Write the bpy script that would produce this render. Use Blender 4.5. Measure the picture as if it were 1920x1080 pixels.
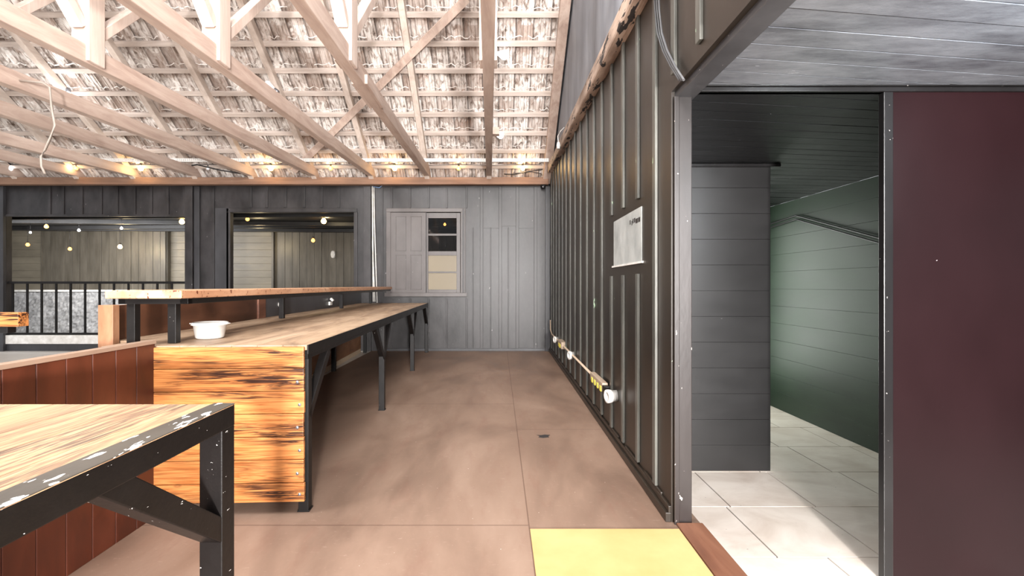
import bpy, bmesh, math, random
from mathutils import Vector, Matrix
random.seed(7)
for o in list(bpy.data.objects): bpy.data.objects.remove(o)
S = bpy.context.scene
COL = S.collection
EYE = 1.25
# ------------------------------------------------------------------ camera
cd = bpy.data.cameras.new('camera'); cam = bpy.data.objects.new('camera', cd); COL.objects.link(cam)
cam.location = (0, 0, EYE); cam.rotation_euler = (math.pi/2, 0, 0)
cd.sensor_width = 36; cd.lens = 860/1920*36; cd.clip_start = .02; cd.clip_end = 200
cd.shift_x = 25/1920; cd.shift_y = -5/1920
S.camera = cam
# ------------------------------------------------------------------ world, exposure
w = bpy.data.worlds.new('world'); S.world = w; w.use_nodes = True
bg = w.node_tree.nodes['Background']; bg.inputs[1].default_value = 1.0
_t = w.node_tree; _c = _t.nodes.new('ShaderNodeTexCoord'); _x = _t.nodes.new('ShaderNodeSeparateXYZ'); _r = _t.nodes.new('ShaderNodeValToRGB')
_t.links.new(_c.outputs['Generated'], _x.inputs[0]); _t.links.new(_x.outputs[2], _r.inputs[0]); _t.links.new(_r.outputs[0], bg.inputs[0])
_e = _r.color_ramp.elements; _e[0].position = .0; _e[0].color = (.16, .15, .15, 1); _e[1].position = .45; _e[1].color = (1.45, 1.5, 1.58, 1)
S.view_settings.view_transform = 'Standard'; S.view_settings.look = 'None'
S.view_settings.gamma = 1; S.view_settings.use_curve_mapping = False
S.view_settings.exposure = .35
# ------------------------------------------------------------------ lights
def area(name, loc, target, sx, sy, power, col=(1,1,1)):
    l = bpy.data.lights.new(name, 'AREA'); l.shape = 'RECTANGLE'; l.size = sx; l.size_y = sy
    l.energy = power; l.color = col
    o = bpy.data.objects.new(name, l); COL.objects.link(o); o.location = loc
    o.rotation_euler = (Vector(target)-Vector(loc)).to_track_quat('-Z', 'Y').to_euler(); return o
def point(name, loc, power, col, r=.05):
    l = bpy.data.lights.new(name, 'POINT'); l.energy = power; l.color = col; l.shadow_soft_size = r
    o = bpy.data.objects.new(name, l); COL.objects.link(o); o.location = loc; return o
area('hall_fill', (.3, -5.5, 4.1), (-1.8, 8, 4.8), 2.2, 1.4, 950, (1, .96, .93))  # unseen soft fill added behind the camera, brightens roof and room
area('added_hall_spot', (.9, -3.6, 1.2), (-1.8, 7, 4.2), .30, .30, 900, (1, .97, .95))  # added small source, throws the tie beams' shadows onto the tiles
area('flash_light', (.35, -.35, 1.6), (-.5, 7, 3.2), .25, .2, 26, (1, .97, .95))
area('green_room_light', (2.68, 6.2, 1.1), (2.8, 3.0, .8), .8, 2.0, 48, (.94, 1, .92))
area('entrance_fill', (2.4, -.9, 2.15), (1.9, 3.2, -.3), 1.0, .5, 4, (1, .98, .97))  # fill added to brighten the tiles by the doorway
area('soffit_fill', (2.15, 1.1, 2.02), (2.3, 2.6, 2.12), .35, .12, 22, (.90, .96, 1))  # added out-of-view source, brightens wall tops and planks near the soffit
area('hall_side_fill', (-3.6, 1.2, 4.2), (1, 3.0, 2.4), 1.0, .8, 190, (1, .99, .98))  # fill added on the left to lift the upper right wall
area('roof_fill', (-.8, .4, 5.6), (-.4, 5.8, 0), 3.0, 2.0, 220, (1, .97, .94))  # broad overhead fill, added to brighten the aisle floor
area('lower_hall_fill', (-9.5, 9.6, 2.3), (-9.8, 12.5, .4), 4, .4, 190, (.97, .98, 1))  # cool fill added for the far wall of the hall beyond

# ------------------------------------------------------------------ materials
def lin(c): return tuple(((v/255)/12.92 if v/255 <= .04045 else ((v/255+.055)/1.055)**2.4) for v in c)
class N:
    def __init__(s, name):
        s.m = bpy.data.materials.new(name); s.m.use_nodes = True; s.t = s.m.node_tree; s.n = s.t.nodes
        s.b = s.n['Principled BSDF']; s.tc = s.n.new('ShaderNodeTexCoord')
    def l(s, a, b): s.t.links.new(a, b)
    def mapping(s, sc=(1,1,1), rot=(0,0,0), loc=(0,0,0)):
        m = s.n.new('ShaderNodeMapping'); s.l(s.tc.outputs['Object'], m.inputs[0])
        m.inputs['Scale'].default_value = sc; m.inputs['Rotation'].default_value = rot; m.inputs['Location'].default_value = loc
        return m.outputs[0]
    def noise(s, vec, scale, detail=4, rough=.55, dist=0):
        n = s.n.new('ShaderNodeTexNoise'); s.l(vec, n.inputs['Vector']); n.inputs['Scale'].default_value = scale
        n.inputs['Detail'].default_value = detail; n.inputs['Roughness'].default_value = rough; n.inputs['Distortion'].default_value = dist
        return n.outputs['Fac']
    def ramp(s, fac, stops):
        r = s.n.new('ShaderNodeValToRGB'); s.l(fac, r.inputs[0]); e = r.color_ramp.elements
        while len(e) < len(stops): e.new(.5)
        for i, (p, c) in enumerate(stops):
            e[i].position = p; e[i].color = (c[0], c[1], c[2], 1) if isinstance(c, tuple) else (c, c, c, 1)
        return r.outputs[0]
    def mix(s, fac, a, b, mode='MIX'):
        m = s.n.new('ShaderNodeMix'); m.data_type = 'RGBA'; m.blend_type = mode
        if isinstance(fac, (int, float)): m.inputs[0].default_value = fac
        else: s.l(fac, m.inputs[0])
        for v, i in ((a, 6), (b, 7)):
            if isinstance(v, tuple): m.inputs[i].default_value = (*v, 1)
            else: s.l(v, m.inputs[i])
        return m.outputs[2]
    def math(s, op, a, b=0.):
        m = s.n.new('ShaderNodeMath'); m.operation = op
        for v, i in ((a, 0), (b, 1)):
            if isinstance(v, (int, float)): m.inputs[i].default_value = v
            else: s.l(v, m.inputs[i])
        return m.outputs[0]
    def xyz(s):
        x = s.n.new('ShaderNodeSeparateXYZ'); s.l(s.tc.outputs['Object'], x.inputs[0]); return x.outputs
    def bump(s, h, st, d=.01):
        b = s.n.new('ShaderNodeBump'); s.l(h, b.inputs['Height']); b.inputs['Strength'].default_value = st; b.inputs['Distance'].default_value = d
        s.l(b.outputs[0], s.b.inputs['Normal'])
    def color(s, c):
        if isinstance(c, tuple): s.b.inputs['Base Color'].default_value = (*c, 1)
        else: s.l(c, s.b.inputs['Base Color'])
    def rough(s, r):
        if isinstance(r, (int, float)): s.b.inputs['Roughness'].default_value = r
        else: s.l(r, s.b.inputs['Roughness'])

def paint(name, c1, c2, scale=3, st=(1,1,1), rough=.5, spec=.5, chip=None, chip_at=.72, chip_scale=40, bump=.15, metal=0, chipst=(1,1,1)):
    k = N(name); v = k.mapping(st); n = k.noise(v, scale, 6, .6)
    c = k.ramp(n, [(.3, lin(c1)), (.7, lin(c2))])
    n2 = k.noise(k.mapping(chipst), chip_scale, 3, .6)
    if chip:
        f = k.ramp(n2, [(chip_at, 0.), (chip_at+.015, 1.)])
        c = k.mix(f, c, lin(chip))
    k.color(c); k.b.inputs['Metallic'].default_value = metal
    k.rough(k.ramp(n, [(.3, rough*.94), (.7, min(1, rough*1.06))])); k.b.inputs['Specular IOR Level'].default_value = spec
    if bump: k.bump(k.noise(v, scale*8, 4), bump, .004)
    return k.m

def wood(name, cols, axis='y', scale=6, stretch=14, rough=.6, chip=None, bump=.2, chip_at=.7, knots=False, dist=.6, spec=.4):
    k = N(name); sc = {'x': (1/stretch*3, 1, 1), 'y': (1, 1/stretch*3, 1), 'z': (1, 1, 1/stretch*3)}[axis]
    v = k.mapping(sc); n = k.noise(v, scale, 7, .65, dist)
    L = len(cols); c = k.ramp(n, [(.28+.44*i/(L-1), lin(cols[i])) for i in range(L)])
    big = k.noise(k.mapping(), 1.7, 3); c = k.mix(k.ramp(big, [(.35, 0.), (.75, .45)]), c, lin(cols[-1]))
    if knots:
        vo = k.n.new('ShaderNodeTexVoronoi'); k.l(k.mapping({'x': (.6,1,1.5), 'y': (1.4,.5,1.4), 'z': (1.4,1.4,.5)}[axis]), vo.inputs['Vector']); vo.inputs['Scale'].default_value = 3.1
        c = k.mix(k.ramp(vo.outputs['Distance'], [(.03, .85), (.10, 0.)]), c, lin(cols[0]))
    if chip:
        c = k.mix(k.ramp(k.noise(k.mapping(), 45, 3), [(chip_at, 0.), (chip_at+.02, 1.)]), c, lin(chip))
    k.color(c); k.rough(rough); k.b.inputs['Specular IOR Level'].default_value = spec; k.bump(n, bump, .004); return k.m

def emit(name, col, st):
    k = N(name); k.color(lin(col)); k.b.inputs['Emission Color'].default_value = (*lin(col), 1); k.b.inputs['Emission Strength'].default_value = st; return k.m
def plain(name, c, rough=.5, metal=0, spec=.5):
    k = N(name); k.color(k.ramp(k.noise(k.mapping(), 30, 3), [(.3, tuple(v*.9 for v in lin(c))), (.7, lin(c))])); k.rough(rough)
    k.b.inputs['Metallic'].default_value = metal; k.b.inputs['Specular IOR Level'].default_value = spec; return k.m

M = {}
M['beam'] = wood('weathered_beam', [(150,126,114),(178,156,143),(200,182,170)], 'y', 9, 22, .75, (225,215,205), .25, .73)
M['beamz'] = wood('weathered_post', [(165,143,130),(190,170,158),(210,195,184)], 'z', 9, 22, .75, None, .25)
M['beamx'] = wood('weathered_batten', [(160,146,136),(186,172,162),(210,198,190)], 'x', 9, 30, .8, (225,220,215), .25, .72)
M['rafter'] = wood('pale_rafter', [(158,140,128),(188,172,160),(212,200,190)], 'y', 9, 22, .8, None, .2)
M['plate'] = wood('plate_beam', [(98,72,58),(126,96,78),(148,118,98)], 'x', 8, 30, .7, (230,220,205), .2, .76)
M['black_board'] = paint('black_board_paint', (12,10,10), (60,57,58), 3.0, (1,1,.5), .42, .5, (176,172,170), .735, 26, .25, chipst=(1,1,.35))
M['shutter'] = paint('shutter_paint', (72,66,65), (92,86,84), 3, (1,1,.5), .4, .5, (190,184,180), .73, 34, .15)
M['black_board_dark'] = paint('black_board_dark', (40,39,41), (66,66,69), 2.2, (1,1,.5), .42, .5, (150,150,150), .76, 30, .25)
M['brown_black'] = paint('brown_black_wall', (24,18,12), (42,34,26), 1.6, (1,1,.4), .40, .7, (150,170,140), .765, 32, .15)
M['batten'] = paint('batten_edge', (56,55,51), (98,98,92), 5, (1,1,.3), .38, .6, (176,205,172), .70, 22, .25, chipst=(1,1,.25))
M['upper_wall'] = paint('upper_wall', (104,106,112), (146,149,155), 3, (1,1,.25), .6, .4, (180,180,185), .72, 40, .3, chipst=(1,1,.2))
M['post'] = paint('chipped_post', (17,11,9), (31,22,20), 2.5, (1,1,.4), .38, .8, (232,220,210), .705, 34, .2, chipst=(1,1,.5))
M['log'] = paint('peeling_beam', (120,98,84), (196,172,154), 7, (1,.3,1), .6, .4, (50,45,43), .56, 16, .6, chipst=(1,.22,1))
M['lintel'] = paint('grey_black_lintel', (48,48,50), (82,82,85), 2.5, (1,1,1), .4, .5, (225,222,218), .70, 40, .2, chipst=(1,.3,1))
M['jamb'] = paint('black_jamb', (16,14,14), (30,29,30), 2.5, (1,1,.5), .33, .5, (235,228,222), .715, 40, .15)
M['maroon_black'] = paint('maroon_black_wall', (21,5,7), (28,9,12), 1.4, (1,1,.6), .42, .25, (190,180,180), .80, 22, .1)
M['black_iron'] = paint('black_iron', (11,9,9), (22,19,18), 5, (1,1,1), .45, .28, (200,196,190), .735, 45, .15)
M['worn_iron'] = paint('worn_iron', (9,7,7), (18,15,14), 5, (1,1,1), .42, .28, (228,224,218), .69, 60, .2, chipst=(1,.35,1.4))
M['worn_edge'] = paint('worn_grey_edge', (56,52,47), (80,75,68), 5, (1,.3,1), .45, .4, (236,234,230), .60, 36, .2, chipst=(1,.35,1))
M['white'] = plain('white_plastic', (206,203,198), .35)
M['dirty_white'] = paint('dirty_white', (200,196,188), (240,238,234), 10, rough=.5, chip=(60,55,50), chip_at=.74, chip_scale=60)
M['chrome'] = plain('lamp_holder_metal', (150,150,155), .25, .8)
M['cable'] = plain('black_cable', (30,29,30), .5)
M['pale_cable'] = plain('pale_cable', (160,148,138), .5)
M['cable_grey'] = plain('grey_cable', (72,72,74), .5)
M['conduit'] = plain('conduit_plastic', (170,150,130), .5)
M['yellow_plug'] = plain('yellow_socket', (235,220,90), .5)
M['bulb_warm'] = emit('bulb_warm', (255,205,120), 16)
M['bulb_amber'] = emit('bulb_amber', (255,170,80), 4)
M['bulb_white'] = emit('bulb_white', (250,252,255), 6)
M['bulb_bright'] = emit('bulb_bright', (255,255,255), 25)
M['bulb_off'] = plain('bulb_frosted', (245,246,250), .2)
M['red_partition'] = wood('red_brown_board', [(36,14,7),(62,25,12),(88,42,26)], 'z', 4, 10, .42, (225,205,190), .1, .78, dist=.4, spec=.5)
M['partition_cap'] = wood('partition_cap', [(112,90,74),(146,122,104)], 'y', 8, 20, .6)
M['burnt'] = None
def burnt(name, axis, dark, light, mid, cover=(.44,.60), fine=1.):
    """varnished softwood: fine grain, groups of dark scorched lines, a few knots"""
    k = N(name)
    s = {'x': (.04, 1, 1), 'y': (1, .05, 1)}[axis]; wide = {'x': (.15, 1, 1), 'y': (1, .16, 1)}[axis]
    warp = k.noise(k.mapping({'x': (.8,1,1), 'y': (1,.8,1)}[axis]), 3.5, 2)
    g = k.noise(k.mapping(s), 26*fine, 3, .55, 2.0); g2 = k.noise(k.mapping(s, loc=(3,5,9)), 80*fine, 3, .6, 1.5)
    c = k.ramp(g, [(.34, lin(mid)), (.48, lin(light)), (.56, lin(mid)), (.66, lin(light))])
    mask = k.ramp(k.noise(k.mapping(wide, loc=(1,2,3)), 7*fine, 3, .6, .8), [(cover[0], 0.), (cover[1], 1.)])
    ln = k.ramp(g2, [(.44, .08), (.54, 1.)])
    c = k.mix(k.math('MULTIPLY', mask, ln), c, lin(dark))
    c = k.mix(k.ramp(warp, [(.5, 0.), (.8, .5)]), c, lin(mid))
    vo = k.n.new('ShaderNodeTexVoronoi'); k.l(k.mapping({'x': (1.0,1,2.2), 'y': (2.2,1.,1)}[axis]), vo.inputs['Vector']); vo.inputs['Scale'].default_value = 2.3
    c = k.mix(k.ramp(vo.outputs['Distance'], [(.03, .8), (.06, .2), (.07, .6), (.09, 0.)]), c, lin(tuple(.5*(a+b) for a, b in zip(dark, mid))))
    k.color(c); k.rough(.42); k.b.inputs['Specular IOR Level'].default_value = .4; k.bump(g, .10, .003); return k.m
M['burnt'] = burnt('burnt_pine', 'x', (44,20,8), (182,120,68), (142,82,38), (.43,.58))
M['top_near'] = burnt('varnished_pine_top', 'y', (104,86,72), (196,158,122), (160,124,94), (.36,.54), 1.1)
M['top_far'] = wood('worn_table_top', [(92,72,58),(150,124,100),(178,154,130)], 'y', 9, 16, .5, (230,225,215), .12, .80, dist=.8)
M['shelf_top'] = wood('shelf_board', [(138,88,60),(176,130,98),(200,162,132)], 'y', 7, 14, .5, (90,40,20), .15, .62)
M['shelf_edge'] = M['shelf_top']
M['back_panel'] = wood('brown_back_panel', [(44,24,16),(70,42,28),(96,62,44)], 'y', 4, 10, .42, None, .1, knots=True)
M['tan_panel'] = wood('under_panel', [(92,58,38),(132,90,62),(160,118,86)], 'y', 4, 10, .5, None, .1)
M['post_wood'] = wood('post_wood', [(92,60,40),(130,90,64),(156,116,88)], 'z', 6, 10, .5)
M['light_strip'] = wood('light_strip', [(176,150,122),(206,184,158)], 'y', 6, 14, .6)
M['threshold'] = wood('threshold_wood', [(66,38,28),(98,62,46),(124,86,66)], 'y', 6, 14, .5, (210,190,170), .15, .78)
M['yellow'] = paint('yellow_plate', (180,144,92), (196,162,112), 2.5, rough=.5, chip=(130,100,50), chip_at=.76, chip_scale=18, bump=.05)
M['floor_left'] = paint('pale_floor', (206,200,192), (228,222,214), 1.2, rough=.4)
M['stone'] = paint('rough_stone', (118,117,116), (180,179,178), 6, rough=.85, bump=1.0)
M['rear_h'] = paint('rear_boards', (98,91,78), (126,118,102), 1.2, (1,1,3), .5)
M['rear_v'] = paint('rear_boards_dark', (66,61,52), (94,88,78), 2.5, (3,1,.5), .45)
M['rear_ceiling'] = paint('rear_ceiling', (14,13,13), (32,30,29), 2, rough=.5)
M['grey_plate'] = paint('grey_hatch_plate', (150,154,152), (190,193,190), 5, rough=.35, bump=.05)
M['ink'] = plain('ink', (45,42,42), .6)
M['panel_black'] = paint('black_plank_wall', (12,11,12), (21,20,21), 1.4, (1,1,2.5), .42, .8, (190,190,190), .785, 30, .1, chipst=(.4,1,1.6))
M['panel_green'] = paint('green_black_wall', (28,41,31), (42,57,44), 1.4, (1,1,2.5), .5, .3, (200,205,195), .785, 28, .1, chipst=(1,.4,1.6))
M['sky_blue'] = plain('pale_blue', (120,150,190), .4)  # even pale blue of the short wire loop

def floor_mat():
    k = N('brown_plywood_floor'); n = k.noise(k.mapping((1,.45,1)), 1.3, 6, .62, .4)
    c = k.ramp(n, [(.28, lin((98,78,66))), (.5, lin((128,105,90))), (.72, lin((150,127,111)))])
    n2 = k.noise(k.mapping((2.5,.7,1), rot=(0,0,.35)), 3.2, 6, .7); c = k.mix(k.ramp(n2, [(.52, 0.), (.72, .35)]), c, lin((112,78,66)))
    n3 = k.noise(k.mapping((1,2,1)), 22, 4, .7); c = k.mix(k.ramp(n3, [(.60, 0.), (.8, .35)]), c, lin((176,156,142)))
    x, y, z = k.xyz()
    def line(co, at, wd): return k.math('LESS_THAN', k.math('ABSOLUTE', k.math('SUBTRACT', co, at)), wd)
    right = k.math('GREATER_THAN', x, .158)
    sm = k.math('MAXIMUM', line(x, .158, .0035), k.math('MULTIPLY', line(y, 2.39, .004), k.math('LESS_THAN', x, .158)))
    sm = k.math('MAXIMUM', sm, k.math('MULTIPLY', line(y, 3.98, .004), right))
    sm = k.math('MAXIMUM', sm, k.math('MULTIPLY', line(y, 4.83, .004), k.math('LESS_THAN', x, .158)))
    sm = k.math('MAXIMUM', sm, k.math('MULTIPLY', line(y, 6.4, .005), right))
    c = k.mix(k.math('MULTIPLY', sm, .55), c, lin((70,48,40)))
    sp = k.noise(k.mapping(), 60, 2); c = k.mix(k.ramp(sp, [(.765, 0.), (.775, 1.)]), c, lin((220,205,195)))
    k.color(c); k.rough(k.ramp(n, [(.3, .42), (.7, .62)])); k.b.inputs['Specular IOR Level'].default_value = .35; k.bump(n3, .08, .003); return k.m
M['floor'] = floor_mat()
def roof_mat():
    k = N('lime_stained_clay_tile'); v = k.mapping((1,.42,.42)); n = k.noise(v, 17, 4, .6, .9)
    c = k.ramp(n, [(.30, lin((84,68,58))), (.40, lin((158,146,138))), (.50, lin((208,200,194))), (.66, lin((236,232,228)))])
    big = k.noise(k.mapping((.8,1,1)), 3.5, 4, .7); c = k.mix(k.ramp(big, [(.55, 0.), (.7, .5)]), c, lin((176,138,116)))
    x, y, z = k.xyz(); cx = k.math('FLOOR', k.math('DIVIDE', x, .25)); cy = k.math('FLOOR', k.math('DIVIDE', y, .31))
    cb = k.n.new('ShaderNodeCombineXYZ'); k.l(cx, cb.inputs[0]); k.l(cy, cb.inputs[1])
    wn = k.n.new('ShaderNodeTexWhiteNoise'); k.l(cb.outputs[0], wn.inputs['Vector'])
    c = k.mix(k.ramp(wn.outputs['Value'], [(.35, 0.), (1., .75)]), c, lin((158,138,126)))
    fr = k.math('FRACT', k.math('DIVIDE', k.math('ADD', x, 12.), .25)); gm = k.math('MULTIPLY', k.ramp(fr, [(.0, .75), (.05, .1), (.27, .0), (.30, .55), (.36, 0.)]), k.ramp(k.noise(k.mapping((1,.6,.6)), 8, 3), [(.3, .3), (.6, 1.)]))
    c = k.mix(gm, c, lin((98,80,70)))
    k.color(c); k.rough(.85); k.bump(n, .5, .01); return k.m
M['roof'] = roof_mat()
M['lime'] = paint('lime_mortar', (206,198,190), (246,243,240), 14, rough=.9)
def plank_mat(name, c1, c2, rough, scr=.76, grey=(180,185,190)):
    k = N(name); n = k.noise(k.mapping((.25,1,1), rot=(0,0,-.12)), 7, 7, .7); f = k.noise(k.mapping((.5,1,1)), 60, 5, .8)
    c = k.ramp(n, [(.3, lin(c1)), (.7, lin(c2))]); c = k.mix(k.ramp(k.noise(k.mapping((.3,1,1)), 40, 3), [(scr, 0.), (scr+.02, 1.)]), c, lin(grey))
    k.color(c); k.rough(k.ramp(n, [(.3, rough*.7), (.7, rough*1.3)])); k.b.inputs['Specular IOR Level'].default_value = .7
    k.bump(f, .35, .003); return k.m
M['soffit'] = plank_mat('glossy_black_planks', (84,86,92), (140,144,150), .22)  # black planks: their gloss is put into the colour as pale grey patches
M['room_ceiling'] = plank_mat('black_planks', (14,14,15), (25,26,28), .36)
def tile_mat():
    k = N('pale_floor_tile'); n = k.noise(k.mapping((1,1.6,1)), 2.2, 6, .6, .5)
    c = k.ramp(n, [(.3, lin((200,186,174))), (.6, lin((226,216,206)))]); 
    c = k.mix(k.ramp(k.noise(k.mapping(), 55, 2), [(.765, 0.), (.78, 1.)]), c, lin((80,66,56)))
    k.color(c); k.rough(.32); return k.m
M['tile'] = tile_mat(); M['grout'] = plain('dark_grout', (56,42,34), .8)
def glass_mat(name, col, rough, trans=1.):
    k = N(name); k.color(lin(col)); k.rough(rough); k.b.inputs['Transmission Weight'].default_value = trans; k.b.inputs['IOR'].default_value = 1.3; return k.m
M['glass'] = glass_mat('clear_pane', (200,200,205), .03); M['frosted'] = glass_mat('frosted_pane', (236,222,196), .35, .8)

# ------------------------------------------------------------------ mesh helpers
class MB:
    def __init__(s): s.bm = bmesh.new(); s.smooth = False
    def box(s, x0, x1, y0, y1, z0, z1, m=0):
        vs = [s.bm.verts.new(p) for p in ((x0,y0,z0),(x1,y0,z0),(x1,y1,z0),(x0,y1,z0),(x0,y0,z1),(x1,y0,z1),(x1,y1,z1),(x0,y1,z1))]
        for q in ((0,3,2,1),(4,5,6,7),(0,1,5,4),(1,2,6,5),(2,3,7,6),(3,0,4,7)):
            s.bm.faces.new([vs[i] for i in q]).material_index = m
        return s
    def bar(s, p0, p1, wd, ht, up=(0,0,1), m=0):
        p0, p1 = Vector(p0), Vector(p1); d = (p1-p0).normalized(); u = Vector(up)
        r = d.cross(u).normalized(); u = r.cross(d).normalized(); vs = []
        for p in (p0, p1):
            for a, b in ((-1,-1),(1,-1),(1,1),(-1,1)): vs.append(s.bm.verts.new(p+r*a*wd/2+u*b*ht/2))
        for q in ((0,1,2,3),(7,6,5,4),(0,4,5,1),(1,5,6,2),(2,6,7,3),(3,7,4,0)): s.bm.faces.new([vs[i] for i in q]).material_index = m
        return s
    def tube(s, pts, r, n=8, m=0):
        pts = [Vector(p) for p in pts]; rings = []
        for i, p in enumerate(pts):
            d = (pts[min(i+1, len(pts)-1)]-pts[max(i-1, 0)]).normalized(); a = d.orthogonal().normalized()
            if abs(d.z) < .95: a = d.cross(Vector((0,0,1))).normalized()
            b = d.cross(a); rr = r[i] if isinstance(r, (list, tuple)) else r
            rings.append([s.bm.verts.new(p+(a*math.cos(t)+b*math.sin(t))*rr) for t in [2*math.pi*k/n for k in range(n)]])
        for i in range(len(rings)-1):
            for k in range(n):
                f = s.bm.faces.new((rings[i][k], rings[i][(k+1) % n], rings[i+1][(k+1) % n], rings[i+1][k])); f.smooth = True; f.material_index = m
        s.bm.faces.new(rings[0][::-1]).material_index = m; s.bm.faces.new(rings[-1]).material_index = m; return s
    def lathe(s, prof, loc, axis=(0,0,1), n=24, m=0):
        ax = Vector(axis).normalized(); a = ax.orthogonal().normalized(); b = ax.cross(a); L = Vector(loc); rings = []
        for r, h in prof:
            if r < 1e-5: rings.append([s.bm.verts.new(L+ax*h)])
            else: rings.append([s.bm.verts.new(L+ax*h+(a*math.cos(2*math.pi*k/n)+b*math.sin(2*math.pi*k/n))*r) for k in range(n)])
        for A, B in zip(rings, rings[1:]):
            for k in range(n):
                q = [A[k % len(A)], A[(k+1) % len(A)], B[(k+1) % len(B)], B[k % len(B)]]; u = []
                for v in q:
                    if v not in u: u.append(v)
                if len(u) > 2:
                    f = s.bm.faces.new(u); f.smooth = True; f.material_index = m
        return s
    def poly(s, pts, thick, m=0):   # extruded polygon
        n = (Vector(pts[1])-Vector(pts[0])).cross(Vector(pts[2])-Vector(pts[0])).normalized()*thick
        a = [s.bm.verts.new(p) for p in pts]; b = [s.bm.verts.new(Vector(p)+n) for p in pts]
        s.bm.faces.new(a[::-1]).material_index = m; s.bm.faces.new(b).material_index = m
        for i in range(len(a)): s.bm.faces.new((a[i], a[(i+1) % len(a)], b[(i+1) % len(a)], b[i])).material_index = m
        return s
    def obj(s, name, mats, parent=None, bevel=0, loc=None, rot=None):
        me = bpy.data.meshes.new(name); bmesh.ops.recalc_face_normals(s.bm, faces=s.bm.faces); s.bm.to_mesh(me); s.bm.free()
        for x in (mats if isinstance(mats, (list, tuple)) else [mats]): me.materials.append(M[x] if isinstance(x, str) else x)
        o = bpy.data.objects.new(name, me); COL.objects.link(o)
        if parent: o.parent = parent
        if loc: o.location = loc
        if rot: o.rotation_euler = rot
        if bevel:
            b = o.modifiers.new('bevel', 'BEVEL'); b.width = bevel; b.segments = 2; b.limit_method = 'ANGLE'
        return o
def tag(o, label, cat, group=None, kind=None):
    o['label'] = label; o['category'] = cat
    if group: o['group'] = group
    if kind: o['kind'] = kind
    return o
def struct(o, label, cat='wall'): return tag(o, label, cat, kind='structure')
def thing(name, label, cat, loc=(0,0,0), rz=0, group=None):
    o = bpy.data.objects.new(name, None); COL.objects.link(o); o.location = loc; o.rotation_euler = (0,0,rz); o.empty_display_size = .1
    return tag(o, label, cat, group)
ORD = ['first','second','third','fourth','fifth','sixth','seventh','eighth','ninth','tenth','eleventh','twelfth','thirteenth']

# ================================================================== SETTING
BACK = 8.74
def wx(y): return .910+.0103*(y-2.337)            # plane of the right wall
# --- floors
m = MB(); m.box(-2.42, 1.06, -7, BACK, -.12, 0); f = m.obj('floor', 'floor'); struct(f, 'worn brown painted plywood floor of the aisle', 'floor')
m = MB(); m.box(-16, -2.42, -7, BACK, -.12, -.002); f = m.obj('floor', 'floor_left'); struct(f, 'pale smooth floor behind the red-brown partition', 'floor')
# --- tiled floor, lower by a step
fx = MB(); fx.box(1.06, 4.6, -.4, 8.2, -.42, -.306, 1)
TW, TD, g = .598, .598, .009
ys = [2.085-.0, ]
y = 860*1.55/510-4*TD; r = 0
offs = [.33, 2.5, 2.26, 2.03, 2.18, 2.5, 2.32, 2.05, 2.5, 2.2, 2.4, 2.1, 2.2, 2.4, 2.0]
while y < 8.2:
    # vertical joints: x at which one joint of the row falls
    j = {4: (1655-935)/510*1.55, 5: (1530-935)/415*1.55, 6: (1600-935)/415*1.55-.31}.get(r, 1.2+.37*((r*7) % 5)/5)
    x = j-6*TW
    y1 = y+TD
    while x < 4.6:
        a, b = max(x+g/2, 1.06), min(x+TW-g/2, 4.6)
        if b > a+.01 and y > -.5: fx.box(a, b, y+g/2, y1-g/2, -.31, -.30, 0)
        x += TW
    y = y1; r += 1
f = fx.obj('floor', ['tile', 'grout']); struct(f, 'pale ceramic tile floor beyond the doorway, one step down', 'floor')

# --- right wall
def strip(m, y0, y1, z0, z1, t0, t1, mi=0):
    """slab on the right wall's plane between distances t0 (into wall, +) and t1 (out of wall, -) """
    vs = []
    for yy in (y0, y1):
        for zz in (z0, z1):
            for t in (t0, t1): vs.append(m.bm.verts.new((wx(yy)+t, yy, zz(yy) if callable(zz) else zz)))
    # order: (y0,z0,t0)(y0,z0,t1)(y0,z1,t0)(y0,z1,t1)(y1,...)
    for q in ((0,1,3,2),(4,6,7,5),(0,4,5,1),(2,3,7,6),(0,2,6,4),(1,5,7,3)): m.bm.faces.new([vs[i] for i in q]).material_index = mi
def beamz(y): return EYE+1.746+.049*(y-2.806)
m = MB(); strip(m, 2.42, BACK, 0, lambda y: beamz(y)+.1, .10, 0)
strip(m, .3, 2.42, 2.27, lambda y: beamz(y)+.1, .10, 0)
wr = struct(m.obj('wall_right', 'brown_black'), 'dark brown-black board wall with raised vertical battens')
ribs = [1.0, 1.34, 1.68, 2.03, 2.335, 2.63, 2.975, 3.34, 3.70, 4.07, 4.43, 4.80, 5.2, 5.6, 6.0, 6.4, 6.8, 7.2, 7.6, 8.0, 8.35]
for i, yy in enumerate(ribs):
    spans = [(.10, beamz(yy))]
    if yy < 2.42: spans = [(2.34, beamz(yy))]
    if 2.9 < yy < 3.8: spans = [(.10, EYE+.075), (EYE+.565, beamz(yy))]
    for a, b in spans:
        m = MB(); strip(m, yy, yy+.05, a, b, 0, -.017); m.obj('batten', 'batten', wr, .003)
# hatch plate in the wall
m = MB(); strip(m, 2.93, 3.66, EYE+.155, EYE+.505, 0, -.006); pl = m.obj('hatch_plate', 'grey_plate'); tag(pl, 'pale grey rectangular metal plate fixed to the dark batten wall', 'plate')
for i, (a, b) in enumerate([(3.06,3.085),(3.0,3.05),(3.10,3.12),(3.13,3.145),(3.17,3.19),(2.95,2.99)]):
    m = MB(); zc = EYE+.435-.01*(i % 2); strip(m, a, b, zc-.014, zc+.016, -.006, -.0075); m.obj('ink_mark', 'ink', pl)
m = MB(); strip(m, 2.90, 3.70, EYE+.142, EYE+.155, 0, -.012); m.obj('ledge', 'dirty_white', pl)
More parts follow.
